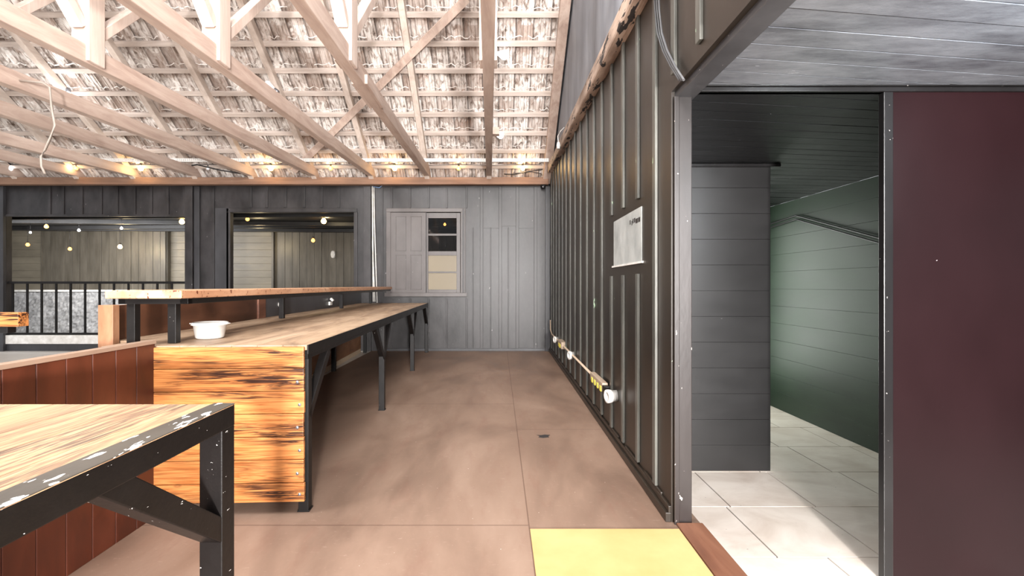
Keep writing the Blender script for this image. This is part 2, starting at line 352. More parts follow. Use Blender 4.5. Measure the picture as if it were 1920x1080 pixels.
# baseboard on right
m = MB(); strip(m, 2.42, BACK, 0, .05, 0, -.03); strip(m, 2.42, BACK, .05, .085, 0, -.015)
for yy in [2.55, 3.0, 3.5, 4.1]: strip(m, yy, yy+.3, .085, .10, 0, -.012)
struct(m.obj('baseboard_right', 'brown_black', None, .003), 'low dark baseboard under the batten wall', 'baseboard')
# upper wall above the beam
m = MB()
vs = []
prof = [(3.0, EYE+1.9), (8.9, EYE+2.03), (8.9, 9.9-.76*8.9), (4.0, 9.9-.76*4.0), (3.0, 6.0)]
m.poly([(1.0, a, b) for a, b in prof], -.06)
struct(m.obj('wall_upper', 'upper_wall'), 'dark grey upper wall between the peeling beam and the roof')
# beam along wall top
m = MB(); m.bar((.865, 1.2, beamz(1.2)+.075), (.938, 8.2, beamz(8.2)+.075), .12, .15)
b = m.obj('wall_beam', 'log', None, .02); tag(b, 'long peeling wooden beam along the top of the right wall', 'beam')
# lintel (chipped black) over the side opening
m = MB(); m.box(.93, 1.03, .3, 2.44, 2.235, 2.31); struct(m.obj('trim_1', 'lintel', None, .004), 'chipped grey-black lintel above the side opening to the tiled entrance', 'trim')
# corner post
m = MB(); m.box(.925, 1.012, 2.40, 2.50, 0, 2.24); m.box(.917, .945, 2.392, 2.40, 0, 2.24)
struct(m.obj('trim_2', 'post', None, .004), 'chipped dark corner post at the end of the batten wall', 'trim')
# frontal wall with doorway
m = MB(); m.box(2.03, 4.6, 2.405, 2.43, -.3, 2.30); m.box(1.0, 2.03, 2.405, 2.43, 2.262, 2.30)
struct(m.obj('wall_front_right', 'maroon_black'), 'smooth maroon-black wall right of the doorway')
m = MB(); m.box(2.012, 2.062, 2.395, 2.432, -.3, 2.262); struct(m.obj('trim_3', 'jamb', None, .004), 'chipped black right jamb of the doorway', 'trim')
m = MB(); m.box(1.03, 4.6, 2.39, 2.44, 2.262, 2.285); m.box(1.03, 4.6, 2.375, 2.42, 2.285, 2.31)
struct(m.obj('trim_4', 'jamb', None, .003), 'black head trim above the doorway', 'trim')
# plank ceilings
def planks(x0, x1, y0, y1, z, pitch, rot, th=.012):
    """planks running nearly along X, slightly rotated, clipped to the rectangle"""
    m = MB(); t = math.tan(rot); y = y0-(x1-x0)*abs(t)-pitch; gp = .006
    while y < y1+.3:
        a, b = y+gp/2, y+pitch-gp/2
        P = [(x0, a), (x1, a+t*(x1-x0)), (x1, b+t*(x1-x0)), (x0, b)]
        def clip(P, ax, lim, sg):
            out = []
            for i in range(len(P)):
                p, q = P[i], P[(i+1) % len(P)]; pi, qi = sg*(p[ax]-lim) >= 0, sg*(q[ax]-lim) >= 0
                if pi: out.append(p)
                if pi != qi:
                    k = (lim-p[ax])/(q[ax]-p[ax]); out.append((p[0]+k*(q[0]-p[0]), p[1]+k*(q[1]-p[1])))
            return out
        P = clip(clip(P, 1, y0, 1), 1, y1, -1)
        if len(P) > 2:
            dz = random.uniform(-.0012, .0012); m.poly([(p[0], p[1], z+dz) for p in P], th)
        y += pitch
    m.box(x0, x1, y0, y1, z+th+.003, z+th+.03)
    return m
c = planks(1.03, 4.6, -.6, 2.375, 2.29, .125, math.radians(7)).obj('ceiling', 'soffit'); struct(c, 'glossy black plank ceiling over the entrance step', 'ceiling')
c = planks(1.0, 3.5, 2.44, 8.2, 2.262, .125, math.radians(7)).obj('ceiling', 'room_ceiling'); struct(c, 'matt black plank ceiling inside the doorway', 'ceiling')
m = MB(); m.bar((2.05, 1.86, 2.286), (2.55, 1.70, 2.286), .012, .008); m.bar((2.40, 1.98, 2.286), (2.44, 2.0, 2.286), .03, .008)
# inner room walls
def hboards(m, x0, x1, y0, y1, z0, z1, h, axis):
    z = z0
    while z < z1-.001:
        t = min(z+h, z1); d = random.uniform(0, .0015)
        if axis == 'x': m.box(x0, x1, y0+d, y1, z+.0007, t-.0007)
        else: m.box(x0+d, x1, y0, y1, z+.0007, t-.0007)
        z = t
m = MB(); hboards(m, 1.0, 2.27, 3.83, 3.93, -.3, 2.262, .215, 'x'); m.box(1.0, 2.268, 3.84, 3.925, -.3, 2.262)
wi = struct(m.obj('wall_inner', 'panel_black', None, .0012), 'black planked partition inside the doorway')
m = MB(); m.box(1.0, 2.34, 3.80, 3.835, 2.235, 2.26); struct(m.obj('trim_5', 'jamb', None, .003), 'thin moulding on top of the black partition', 'trim')
m = MB(); hboards(m, 3.5, 3.56, 2.54, 8.2, -.3, 2.262, .215, 'y'); m.box(3.51, 3.6, 2.54, 8.2, -.3, 2.262)
struct(m.obj('wall_green', 'panel_green', None, .0012), 'greenish black planked wall of the inner room')
m = MB(); m.box(1.0, 3.6, 8.2, 8.3, -.3, 2.3); struct(m.obj('wall_inner_back', 'panel_green'), 'back wall of the inner room')

# --- threshold and yellow plate
m = MB(); m.box(.925, 1.062, -1.2, 2.39, .0, .014); tag(m.obj('threshold_board', 'threshold', None, .004), 'worn reddish-brown threshold board between yellow plate and tiles', 'threshold')
m = MB(); m.box(.16, .922, .9, 2.345, .0, .006); tag(m.obj('floor_plate', 'yellow', None, .002), 'yellow painted plate lying flat on the brown floor', 'plate')
# stain on the floor
m = MB(); sx, sy = (1020-935)/860*3.8, 3.8
pts = [(-.05,-.03),(-.01,-.045),(.04,-.03),(.035,0),(.055,.03),(.01,.04),(-.02,.025),(-.06,.03),(-.035,0)]
m.poly([(sx+a, sy+b, .0005) for a, b in pts], .0007); tag(m.obj('floor_stain', 'ink'), 'small dark stain on the brown floor near the batten wall', 'stain')

# --- back wall
X = lambda px: (px-935)/860*BACK
Z = lambda py: EYE-(py-535)/860*BACK
TOP = 3.28
m = MB()
for (a, b, c, d) in [(X(12), X(352), 2.57, TOP), (X(352), X(432), 0, TOP), (X(432), X(664), 2.64, TOP), (X(432), X(664), 0, 1.12),
                     (X(664), X(800), 0, TOP), (X(800), X(864), Z(398), TOP), (X(800), X(864), 0, Z(552)), (X(864), 1.02, 0, TOP), (-16, X(12), 0, TOP)]:
    m.box(a, b, BACK, BACK+.1, c, d)
wb = struct(m.obj('wall_back', 'black_board'), 'black board and batten back wall')
def vb(px, z0, z1, wpx=5, t=.02, mat='black_board'):
    m = MB(); m.box(X(px)-.02*wpx/4, X(px)+.02*wpx/4, BACK-t, BACK, z0, z1); return m.obj('batten', mat, wb, .004)
for px in [94,119,154,190,220,253,284,315,346]: vb(px, 2.60, 3.13)
for px in [400, 470, 500, 535, 570, 603, 635]: vb(px, 2.73 if px > 425 else 0, 3.13)
for px in [735, 769, 804, 838]: vb(px, 2.72, 3.13, 3); vb(px, 0, 1.0, 3)
for px in [717]: vb(px, 0, 3.13, 3)
for px in [875]: vb(px, 0, 1.0, 3); vb(px, 2.72, 3.13, 3)
for px in [903, 938, 970, 1004]: vb(px, 0, 3.13, 6)
for px in [887, 920, 953]: vb(px, 0, 2.35, 2)
m = MB(); m.box(X(905), X(936), BACK-.012, BACK, Z(428), Z(423)); m.box(X(940), X(968), BACK-.012, BACK, Z(424), Z(420)); m.box(X(972), X(1002), BACK-.012, BACK, Z(428), Z(425)); m.obj('joint_strip', 'black_board', wb)
m = MB(); m.box(-9.6, X(12), BACK-.06, BACK-.002, 0, 3.13); struct(m.obj('trim_6', 'black_board_dark', None, .004), 'dark post at the left end of the back wall', 'trim')
m = MB(); m.box(X(351), X(365), BACK-.07, BACK-.001, 0, 3.13); struct(m.obj('trim_7', 'black_board', None, .004), 'grey-brown post right of the railing opening', 'trim')
m = MB(); m.box(X(366), X(376), BACK-.04, BACK-.001, 0, 3.13); m.box(X(405), X(430), BACK-.03, BACK-.001, 0, 2.72); struct(m.obj('trim_8', 'black_board_dark', None, .004), 'dark boards beside the railing opening', 'trim')
m = MB(); m.box(X(683), X(697), BACK-.07, BACK-.001, 0, 3.13); struct(m.obj('trim_9', 'black_board', None, .004), 'post between the wide opening and the shuttered window', 'trim')
m = MB(); m.box(X(1022), X(1034)-.0, BACK-.06, BACK-.001, 0, 3.13); struct(m.obj('trim_10', 'black_board_dark', None, .004), 'dark corner post where back and right walls meet', 'trim')
m = MB()
m.box(X(426), X(670), BACK-.03, BACK+.0, Z(398), Z(391)); m.box(X(426), X(433), BACK-.03, BACK, 1.05, Z(398)); m.box(X(664), X(671), BACK-.03, BACK, 1.05, Z(398)); m.box(X(426), X(671), BACK-.04, BACK, 1.05, 1.12)
struct(m.obj('trim_11', 'black_board', None, .004), 'black casing around the wide opening', 'trim')
m = MB(); m.box(X(12), X(352), BACK-.02, BACK, Z(406), Z(402)); struct(m.obj('trim_12', 'black_board', None, .003), 'head board of the railing opening', 'trim')
m = MB(); m.box(X(720), 1.0-.08, BACK-.027, BACK-.0, 0, .05); struct(m.obj('baseboard_back', 'black_board_dark', None, .003), 'low black baseboard of the back wall', 'baseboard')
# plate beam carrying trusses
m = MB(); m.box(-12, .93, 8.53, 8.66, 3.13, 3.262); tag(m.obj('plate_beam', 'plate', None, .006), 'long brown horizontal beam along the top of the back wall', 'beam')
# curb + railing
m = MB(); m.box(X(12), X(352), BACK-.02, BACK+.08, .135, .30); m.box(X(12), X(352), BACK+.0, BACK+.08, -.1, .135, 1)  # recessed dark strip stands in for the shadow gap under the curb
struct(m.obj('trim_13', ['dirty_white', 'black_board_dark'], None, .004), 'pale curb board under the black railing', 'trim')
rl = thing('railing', 'black metal balustrade in the left opening of the back wall', 'railing', (X(180), BACK+.03, .30))
ox = X(180)
m = MB(); m.box(X(12)-ox, X(352)-ox, -.02, .02, EYE+.03-.30, EYE+.075-.30); m.obj('top_rail', 'black_iron', rl, .004)
m = MB(); m.box(X(12)-ox, X(352)-ox, -.015, .015, .005, .045); m.obj('bottom_rail', 'black_iron', rl, .003)
for i in range(13):
    xx = X(21+27.2*i)-ox
    m = MB(); m.box(xx-.017, xx+.017, -.012, .012, .045, EYE+.03-.30); m.obj('baluster', 'black_iron', rl, .003)
# window
wn = thing('window_1', 'black framed window with panelled shutter and four stacked panes', 'window', (X(799), BACK, 1.05)); wn['kind'] = 'structure'
def wbox(nm, mat, px0, px1, py0, py1, d0, d1, bev=.003, par=None):
    m = MB(); m.box(X(px0)-X(799), X(px1)-X(799), d0, d1, Z(py1)-1.05, Z(py0)-1.05); return m.obj(nm, mat, par or wn, bev)
m = MB()
for (a, b, c, d) in [(725,873,391,398),(725,733,398,549),(864,873,398,549),(722,876,549,556)]:
    m.box(X(a)-X(799), X(b)-X(799), -.045 if d-c < 8 and c > 500 else -.035, 0, Z(d)-1.05, Z(c)-1.05)
m.obj('window_frame', 'shutter', wn, .004)
sh = wbox('shutter', 'shutter', 733, 799, 399, 549, -.028, -.002)
for (a, b) in ((742, 762), (770, 791)):
    for (c, d) in ((406, 471), (478, 543)):
        m = MB()   # raised moulding round a panel
        x0, x1, z0, z1 = X(a)-X(799), X(b)-X(799), Z(d)-1.05, Z(c)-1.05
        for q in ((x0,x1,z1-.012,z1),(x0,x1,z0,z0+.012),(x0,x0+.012,z0,z1),(x1-.012,x1,z0,z1)): m.box(q[0], q[1], -.036, -.026, q[2], q[3])
        m.obj('panel_moulding', 'shutter', sh, .002)
m = MB()
for (a, b, c, d) in [(800,803,399,549),(856,863,399,549),(803,856,399,409),(803,856,438,442),(803,856,471,479),(803,856,509,512),(803,856,543,549)]:
    m.box(X(a)-X(799), X(b)-X(799), .0, .035, Z(d)-1.05, Z(c)-1.05)
sa = m.obj('sash', 'shutter', wn, .003)
for i, (c, d) in enumerate([(409,438),(442,471),(479,509),(512,543)]):
    p = wbox('pane', 'glass' if i < 2 else 'frosted', 803, 856, c, d, .014, .02, 0, sa)
    if i > 1: p['label'] = 'frosted beige pane'
m = MB(); m.bar((X(869)-X(799), -.045, Z(549)-1.05), (X(869)-X(799), -.045, Z(392)-1.05), .035, .03, (0,1,0)); m.obj('open_leaf', 'black_board', wn, .003)
# ------------- hall beyond
YF = 12.5; XF = lambda px: (px-935)/860*YF
m = MB(); hboards(m, -18, XF(80), YF, YF+.1, 1.08, 2.75, .19, 'x'); hboards(m, XF(310), XF(512), YF+.15, YF+.25, -1, 2.75, .19, 'x')
m.box(-18, XF(80), YF+.06, YF+.12, 1.08, 2.75); m.box(XF(310), XF(512), YF+.2, YF+.3, -1, 2.75)
struct(m.obj('wall_hall_planked', 'rear_h', None, .004), 'lit horizontal planks on the far wall of the hall beyond')
m = MB(); x = XF(80)
while x < 2:
    if not XF(309) < x < XF(512)-.05: m.box(x+.004, min(x+.2, 2)-.004, YF+random.uniform(0,.012), YF+.1, 1.08 if x < XF(310) else -1, 2.75)
    x += .2
m.box(XF(512), 2, YF+.05, YF+.12, -1, 2.75); m.box(XF(80), XF(310), YF+.05, YF+.12, 1.08, 2.75)
m.box(XF(79), XF(81), YF-.04, YF, 1.1, 2.75); m.box(XF(308), XF(312), YF-.04, YF, 1.1, 2.75); m.box(XF(510), XF(514), YF-.04, YF+.2, -1, 2.75)
struct(m.obj('wall_hall_boarded', 'rear_v', None, .003), 'darker vertical boards on the far wall of the hall beyond')
bm = bmesh.new(); nx, nz = 200, 60; gv = []
for j in range(nz+1):
    row = []
    for i in range(nx+1): row.append(bm.verts.new((-18+i*.05, YF-.25+random.uniform(-.022,.022), -1.9+j*.05)))
    gv.append(row)
for j in range(nz):
    for i in range(nx): bm.faces.new((gv[j][i], gv[j][i+1], gv[j+1][i+1], gv[j+1][i]))
mm = MB(); mm.bm.free(); mm.bm = bm; mm.box(-18, -8, YF-.2, YF+.1, -1.9, 1.08)
struct(mm.obj('wall_hall_stone', 'stone'), 'rough grey stone lower wall seen through the railing')
m = MB(); m.box(-18, XF(310), YF-.3, YF+.02, 1.08, 1.13); struct(m.obj('trim_14', 'dirty_white', None, .004), 'white ledge on top of the rough stone wall', 'trim')
m = MB(); m.box(-18, 2, BACK+.1, YF+.5, 2.74, 2.8); c = struct(m.obj('ceiling', 'rear_ceiling'), 'dark ceiling of the hall beyond', 'ceiling')
for yy, dz, t in ((9.6,.0,.09),(10.5,.02,-.12),(11.3,.0,.10),(11.9,.0,-.07)):
    m = MB(); m.bar((-17, yy+6*t, 2.69), (1.5, yy-6*t, 2.69), .09, .09); m.obj('ceiling_beam', 'rear_ceiling', c, .004)
m = MB(); m.box(XF(310), 2, BACK+.1, YF, -1.0, -.95); m.box(-18, XF(310), BACK+.1, YF, -1.95, -1.9); struct(m.obj('floor', 'floor_left'), 'lower floor of the hall beyond', 'floor')

# ================================================================== ROOF
RP = lambda y: 9.866-.76*y
XL, XR, PW = -12.0, 1.0, .25
slope = math.atan(.76); cs, sn = math.cos(slope), math.sin(slope)
by = [8.70, 8.45, 8.18, 7.894, 7.61, 7.31, 7.013, 6.696, 6.38, 6.06, 5.74, 5.42, 5.10, 4.78, 4.46, 4.14]
m = MB(); bm = m.bm
pr = [(0,-.012),(.01,.018),(.03,.036),(.05,.036),(.065,.018),(.075,-.006),(.10,-.010),(.105,-.02),(.112,-.01),(.16,-.010),(.168,-.022),(.176,-.010),(.21,-.008),(.22,.01),(.24,.012),(.25,-.004)]
for r in range(len(by)-1):
    y0, y1 = by[r]+.05, by[r+1]-.02
    nt = int((XR-XL)/PW); prev = None
    for t in range(nt):
        x0 = XL+t*PW; jz = random.uniform(-.006,.006); jy = random.uniform(-.008,.008); A = []; B = []
        for (px, h) in pr:
            x = x0+px*.955
            # underside: lower (eave) edge hangs lower than the upper edge of the course
            A.append(bm.verts.new((x, y0+jy+h*sn, RP(y0+jy)+.025+h*cs+jz)))
            B.append(bm.verts.new((x, y1+jy+h*sn, RP(y1+jy)+.05+h*cs+jz)))
        C = [bm.verts.new(v.co+Vector((0, sn*.02, cs*.02))) for v in A]
        for i in range(len(pr)-1):
            bm.faces.new((A[i], A[i+1], B[i+1], B[i])); bm.faces.new((C[i], C[i+1], A[i+1], A[i]))
        # moulded chevrons on the flat
        for q in range(3):
            f = .35+.16*q; yc = y0+(y1-y0)*f; xc = x0+.137
            for sg in (-1, 1):
                p0 = Vector((xc, yc-.022, RP(yc-.022)+.025+.025*f)); p1 = Vector((xc+sg*.026, yc+.012, RP(yc+.012)+.025+.025*f))
                m.bar(p0, p1, .010, .016, (0, -sn, -cs))
for yy in by[1:]:
    x = XL; k = 0; prev = None
    while x < XR-.02:
        y2 = yy-.055+random.uniform(-.012,.012)+.012*math.sin(k*1.9); th = random.uniform(.008,.02)
        p = (Vector((x, y2, RP(y2)+.018)), Vector((x, y2-th*.8, RP(y2)+.018+th*.6)))
        q = [bm.verts.new(v) for v in p]
        if prev: f_ = bm.faces.new((prev[0], q[0], q[1], prev[1])); f_.material_index = 1
        prev = q; x += random.uniform(.03,.06); k += 1
struct(m.obj('ceiling', ['roof', 'lime']), 'underside of the lime-stained clay tile roof', 'ceiling')
# added backing skin so that no sky leaks in
m = MB(); m.poly([(XL, 8.95, RP(8.95)+.13), (1.05, 8.95, RP(8.95)+.13), (1.05, 3.98, RP(3.98)+.13), (XL, 3.98, RP(3.98)+.13)], .03)
struct(m.obj('ceiling', 'roof'), 'unseen backing sheet added above the clay tiles to keep the sky out', 'ceiling')
names = ORD+['fourteenth','fifteenth','sixteenth']
for i, yy in enumerate(by[1:11]):
    m = MB(); z = RP(yy)
    m.bar((XL, yy, z+.0), (.93, yy+random.uniform(-.012,.012), z), .072, .045, (0, sn, cs)); b = m.obj('roof_batten', 'beamx', None, .004)
    tag(b, 'pale horizontal roof batten under the tiles, %s above the back wall' % names[i], 'batten', 'horizontal battens under the roof tiles')
# verge rafter
m = MB(); m.bar((.90, 8.66, RP(8.66)-.085), (.90, 4.0, RP(4.0)-.085), .14, .11, (0, sn, cs)); tag(m.obj('verge_rafter', 'beam', None, .006), 'weathered rafter at the right edge of the roof beside the grey wall', 'rafter')
# brace plank across rafters
m = MB(); m.bar((-3.75, 8.38, RP(8.38)-.165), (-.42, 6.1, RP(6.1)-.165), .11, .028, (0, sn, cs)); tag(m.obj('wind_brace', 'beam', None, .004), 'long diagonal brace plank crossing under the rafters', 'brace')
# trusses
tb = lambda y: 2.985+.0335*y
TX = [(-.07,-.18), (-1.30,-1.33), (-2.42,-2.37), (-3.52,-3.43), (-4.66,-4.60), (-5.58,-5.65), (-6.95,-6.80), (-7.95,-7.85), (-9.1,-9.0)]
for i, (xa, xb) in enumerate(TX):
    xf = lambda y: xa+(xb-xa)*(y-3)/5.6
    lab = 'weathered timber roof truss, ' + ('nearest the batten wall' if i == 0 else names[i]+' counted from the batten wall')
    t = thing('roof_truss', lab, 'truss', (xf(4), 8.6, tb(8.6)), 0, 'timber roof trusses'); L = Vector((xf(4), 8.6, tb(8.6)))
    P = lambda y, z, dx=0: Vector((xf(y)+dx, y, z))-L
    m = MB(); m.bar(P(-1.0, tb(-1)+.0825), P(8.68, tb(8.68)+.0825), .10, .16); m.obj('tie_beam', 'beam', t, .006)
    m = MB(); m.bar(P(8.64, RP(8.64)-.085), P(3.95, RP(3.95)-.085), .09, .11, (0, sn, cs)); m.obj('rafter', 'rafter', t, .005)
    m = MB(); m.bar(P(4.05, RP(3.95)-.085), P(-.6, RP(3.95)-.085-.76*4.55), .09, .11, (0, -sn, cs)); m.obj('rafter', 'rafter', t, .005)
    m = MB(); m.bar(P(3.92, tb(3.9)+.02), P(3.92, RP(3.92)-.12), .15, .16, (0,1,0)); 
    m.obj('king_post', 'beamz', t, .006)
    z0 = tb(4)+.30; 
    ye = (RP(0)-.16-z0+1.11*4.0)/(1.11+.76)
    m = MB(); m.bar(P(4.0, z0), P(ye, z0+1.11*(ye-4)), .08, .10, (1,0,0)); m.obj('strut', 'beamz', t, .005)
    yn = 3.84-(ye-4); m = MB(); m.bar(P(3.84, z0), P(yn, z0+1.11*(3.84-yn)), .08, .10, (1,0,0)); m.obj('strut', 'beamz', t, .005)
    if i == 0:
        m = MB(); m.box(-.09+0, .10, 5.9-8.6, 6.0-8.6, tb(6)-L.z+.01, tb(6)-L.z+.10)
        m.obj('splice_block', 'beam', t, .004)
    if i == 1:
        m = MB(); m.box(.045, .075, 4.3-8.6, 4.9-8.6, tb(4.6)-L.z, tb(4.6)-L.z+.09); m.box(-.075, -.045, 4.3-8.6, 4.9-8.6, tb(4.6)-L.z, tb(4.6)-L.z+.09); m.obj('splice_block', 'beam', t, .004)
# perforated strip
m = MB(); z = 3.43
x = -9.3
while x < .86:
    m.box(x, x+.024, 8.09, 8.094, z, z+.06); 
    m.box(x+.024, x+.036, 8.09, 8.094, z, z+.014); m.box(x+.024, x+.036, 8.09, 8.094, z+.024, z+.038); m.box(x+.024, x+.036, 8.09, 8.094, z+.048, z+.06); x += .036
m.box(-9.3, .86, 8.094, 8.12, z, z+.004); 
tag(m.obj('perforated_strip', 'white'), 'long white perforated metal strip above the plate beam', 'strip')

# ================================================================== LAMPS
def bulb_prof(r): return [(0,-r),(r*.5,-r*.88),(r*.87,-r*.5),(r,0),(r*.87,r*.5),(r*.55,r*.95),(r*.4,r*1.3),(r*.38,r*1.45)]
wire_y = 8.42
bl = [(18,'white',.045),(143,'amber',.03),(264,'warm',.045),(390,'off',.03),(508,'warm',.045),(620,'amber',.036),(740,'warm',.045),(860,'amber',.036),(980,'warm',.04)]
desc = {'white': 'bright white glowing', 'warm': 'bright warm glowing', 'amber': 'dim amber', 'off': 'unlit clear'}
mats = {'white': 'bulb_white', 'warm': 'bulb_warm', 'amber': 'bulb_amber', 'off': 'bulb_off'}
pts = []
for i, (px, kd, r) in enumerate(bl):
    xx = (px-935)/860*wire_y; zz = EYE-(316-535)/860*wire_y
    t = thing('string_light', '%s round bulb on the string above the plate beam, %s from the left' % (desc[kd], names[i]), 'bulb', (xx, wire_y, zz), 0, 'string lights above the back wall')
    m = MB(); m.lathe(bulb_prof(r), (0,0,0), n=16); m.obj('bulb', mats[kd], t)
    m = MB(); m.lathe([(0,r*1.2),(r*.45,r*1.2),(r*.45,r*2.0),(0,r*2.0)], (0,0,0), n=12); m.obj('socket', 'cable', t)
    if kd in ('warm', 'amber'): point('string_light_glow', (xx, wire_y-.08, zz), 3.2 if kd == 'warm' else 1.6, (1,.66,.30), .03)
    pts += [(xx, wire_y, zz+.075)]
    if i < len(bl)-1: pts.append((xx+.6, wire_y, zz+.055))
pts = [(-9.6, wire_y, pts[0][2])]+pts+[(.80, wire_y, pts[-1][2]-.01)]
m = MB(); m.tube(pts, .005, 6); tag(m.obj('string_light_cable', 'cable'), 'thin dark cable carrying the string of bulbs', 'cable')
# LED lamps on the rafters
def led(px, py, D, dirv, r, mat, label):
    p = Vector(((px-935)/860*D, D, EYE-(py-535)/860*D)); d = Vector(dirv).normalized()
    t = thing('rafter_lamp', label, 'lamp', p, 0, 'bulb lamps on the rafters')
    m = MB(); m.lathe([(0,-.02),(.028,-.02),(.034,0),(.03,.05),(.02,.06)], (0,0,0), d, 16); m.obj('lamp_holder', 'chrome', t)
    m = MB(); m.lathe([(.022,.055),(.03,.08),(r*.8,.12),(r,.16),(r*.95,.19),(r*.5,.205),(0,.21)], (0,0,0), d, 20); m.obj('bulb', mat, t)
led(925, 98, 6.60, (1,.0,-.25), .065, 'bulb_white', 'upper white bulb lamp on the right side of the nearest truss to the batten wall')
led(922, 248, 7.72, (1,-.1,-.35), .06, 'bulb_white', 'lower white bulb lamp on the truss nearest the batten wall')
led(128, 168, 7.05, (.2,-.2,-.6), .07, 'bulb_bright', 'glaring white bulb lamp high up at the left of the roof')
led(520, 172, 7.0, (-.6,-.2,.5), .045, 'bulb_off', 'small unlit bulb lamp on a rafter in the middle of the roof')
point('rafter_lamp_light', (-6.62, 6.9, 4.05), 14, (1,1,1), .08)
for px, py, D, e in ((225,463,11.7,22),(341,416,10.2,9),(480,455,11.6,12),(607,415,10.0,9)): point('hall_glow', ((px-935)/860*D, D+.15, EYE-(py-535)/860*D), e, (1,.78,.42), .04)  # the third one has no bulb of its own
# bulbs in the hall beyond
for i, (px, py, D, r, kd, lb) in enumerate([(87,425,10.2,.04,'amber','orange bulb under the dark ceiling seen above the railing'),
    (52,459,11.4,.04,'amber','leftmost low orange bulb seen through the railing opening'),(131,467,11.6,.04,'amber','lowest orange bulb seen through the railing opening'),
    (225,463,11.6,.05,'warm','warm yellow bulb over the vertical boards in the railing opening'),(341,416,9.6,.05,'warm','brightest yellow bulb in the top right corner of the railing opening'),
    (148,432,10.8,.03,'white','cold white bulb under the ceiling in the railing opening'),(228,428,10.2,.03,'off','unlit bulb in the railing opening'),
    (57,436,11.0,.025,'white','small cold white bulb at the left of the railing opening'),
    (464,411,9.8,.04,'amber','orange bulb in the top left corner of the wide opening'),(607,415,9.8,.055,'warm','bright yellow bulb at the top of the wide opening'),
    (587,451,11.6,.045,'amber','lower small bulb in the middle of the wide opening'),(834,421,10.4,.03,'amber','small orange bulb seen through the top window pane')]):
    p = Vector(((px-935)/860*D, D, EYE-(py-535)/860*D))
    t = thing('hanging_bulb', lb, 'bulb', p, 0, 'bulbs in the hall beyond')
    m = MB(); m.lathe(bulb_prof(r), (0,0,0), n=14); m.obj('bulb', mats[kd], t)
    m = MB(); m.lathe([(0,r*1.2),(r*.45,r*1.2),(r*.45,r*2.0),(0,r*2.0)], (0,0,0), n=10); m.tube([(0,0,r*2),(0,0,max(r*2+.01, 2.74-p.z))], .004, 6); m.obj('socket', 'cable', t)
D = YF-.03; m = MB(); cx, cz = (625-935)/860*D, EYE-(477-535)/860*D
m.bar((cx, D-.02, cz-.04), (cx, D-.02, cz+.04), .11, .06, (0,1,0)); m.lathe([(0,-.06),(.04,-.055),(.055,-.03),(.055,.0)], (cx, D-.0, cz+.05), (0,1,0), 20); m.lathe([(0,-.06),(.04,-.055),(.055,-.03),(.055,.0)], (cx, D-.0, cz-.05), (0,1,0), 20)
tag(m.obj('wall_lamp', 'white', None, .01), 'small white oval lamp on the far wall seen through the wide opening', 'lamp')

# ================================================================== LONG BAR TABLE with raised shelf
RZ = math.atan(.0447)
bt = thing('bar_table', 'long worn bar table with black iron frame and scorched plank end', 'table', (-1.05, 2.52, 0), RZ)
H = .92; W = 1.24; LN = 6.08
m = MB(); nb = 9
for i in range(nb):
    a, b = -W+i*W/nb, -W+(i+1)*W/nb
    m.box(a+.001, b-.001, .26 if b < -1.0 else .01, LN, H-.028, H-.001*(i % 2))
m.obj('tabletop', 'top_far', bt, .002)
m = MB()
m.box(-.045, .0, .005, LN, H-.075, H-.030); m.box(-W, -W+.04, .26, LN, H-.075, H-.030)
m.box(-1.09, 0, .005, .04, H-.075, H-.03); m.box(-W, 0, LN-.04, LN, H-.075, H-.03); m.box(-.004, .004, .0, LN, H-.05, H+.002)
for yy in (2.1, 4.2): m.box(-W+.04, -.045, yy, yy+.04, H-.07, H-.03)
m.obj('frame', 'black_iron', bt, .002)
ly = [.012, 2.06, 4.18, LN-.06]
for k, yy in enumerate(ly):
    m = MB(); m.box(-.055, .0, yy, yy+.055, 0, H-.075); m.box(-.06, .006, yy-.004, yy+.06, 0, .008); m.obj('leg', 'black_iron', bt, .002)
    m = MB(); m.box(-W+.05, -W+.105, yy, yy+.055, 0, H-.075); m.obj('leg', 'black_iron', bt, .002)
    for sg in ((1,) if k == 0 else (-1,) if k == 3 else (-1, 1)):
        y0 = yy+.0275; 
        m = MB(); m.bar((-.028, y0, H-.40), (-.028, y0+sg*.34, H-.075), .05, .012, (0,1,0)); m.bar((-.004, y0, H-.40), (-.004, y0+sg*.34, H-.075), .008, .05, (0,0,1)); m.obj('brace', 'black_iron', bt, .001)
m = MB(); z = .92-.004
hs = [.118, .125, .122, .126, .124, .126, .105]
for i, h in enumerate(hs):
    j = random.uniform(-.003,.003); m.box(-.90, -.012+j, -.022, .0, z-h+.0012, z-.0012); z -= h
ep = m.obj('end_panel', 'burnt', bt, .004); ep['label'] = 'scorched orange pine plank end panel'
z = .92-.004
for i, h in enumerate(hs):
    if i in (1,2,3,4,5,6):
        m = MB(); m.lathe([(0,-.004),(.007,-.004),(.009,0)], (-.035-.012*(i % 2), -.022, z-h*.6), (0,1,0), 12); m.obj('screw', 'chrome', ep)
    z -= h
m = MB(); m.box(-W-.03, -W-.005, .25, LN, .075, 1.13); m.box(-W-.04, -W-.005, .25, LN, 0, .075, 1)
bp = m.obj('back_panel', ['tan_panel', 'light_strip'], bt, .002)
m = MB(); m.box(-W-.004, -W+.004, .25, 2.05, H+.001, 1.13); 
m.obj('back_board', 'back_panel', bt, .001)
m = MB(); m.box(-W-.004, -W+.004, 2.2, LN, H+.001, 1.13); q = m.obj('back_board', 'black_board_dark', bt, .001); q['label'] = 'black painted far back board'
m = MB(); m.box(-W-.004, -W+.02, 2.05, 2.2, H+.001, 1.13); q = m.obj('cleat', 'threshold', bt, .002)
m = MB(); m.box(-W-.03, -W+.055, .20, .25, .30, 1.135); m.obj('end_post', 'post_wood', bt, .003)
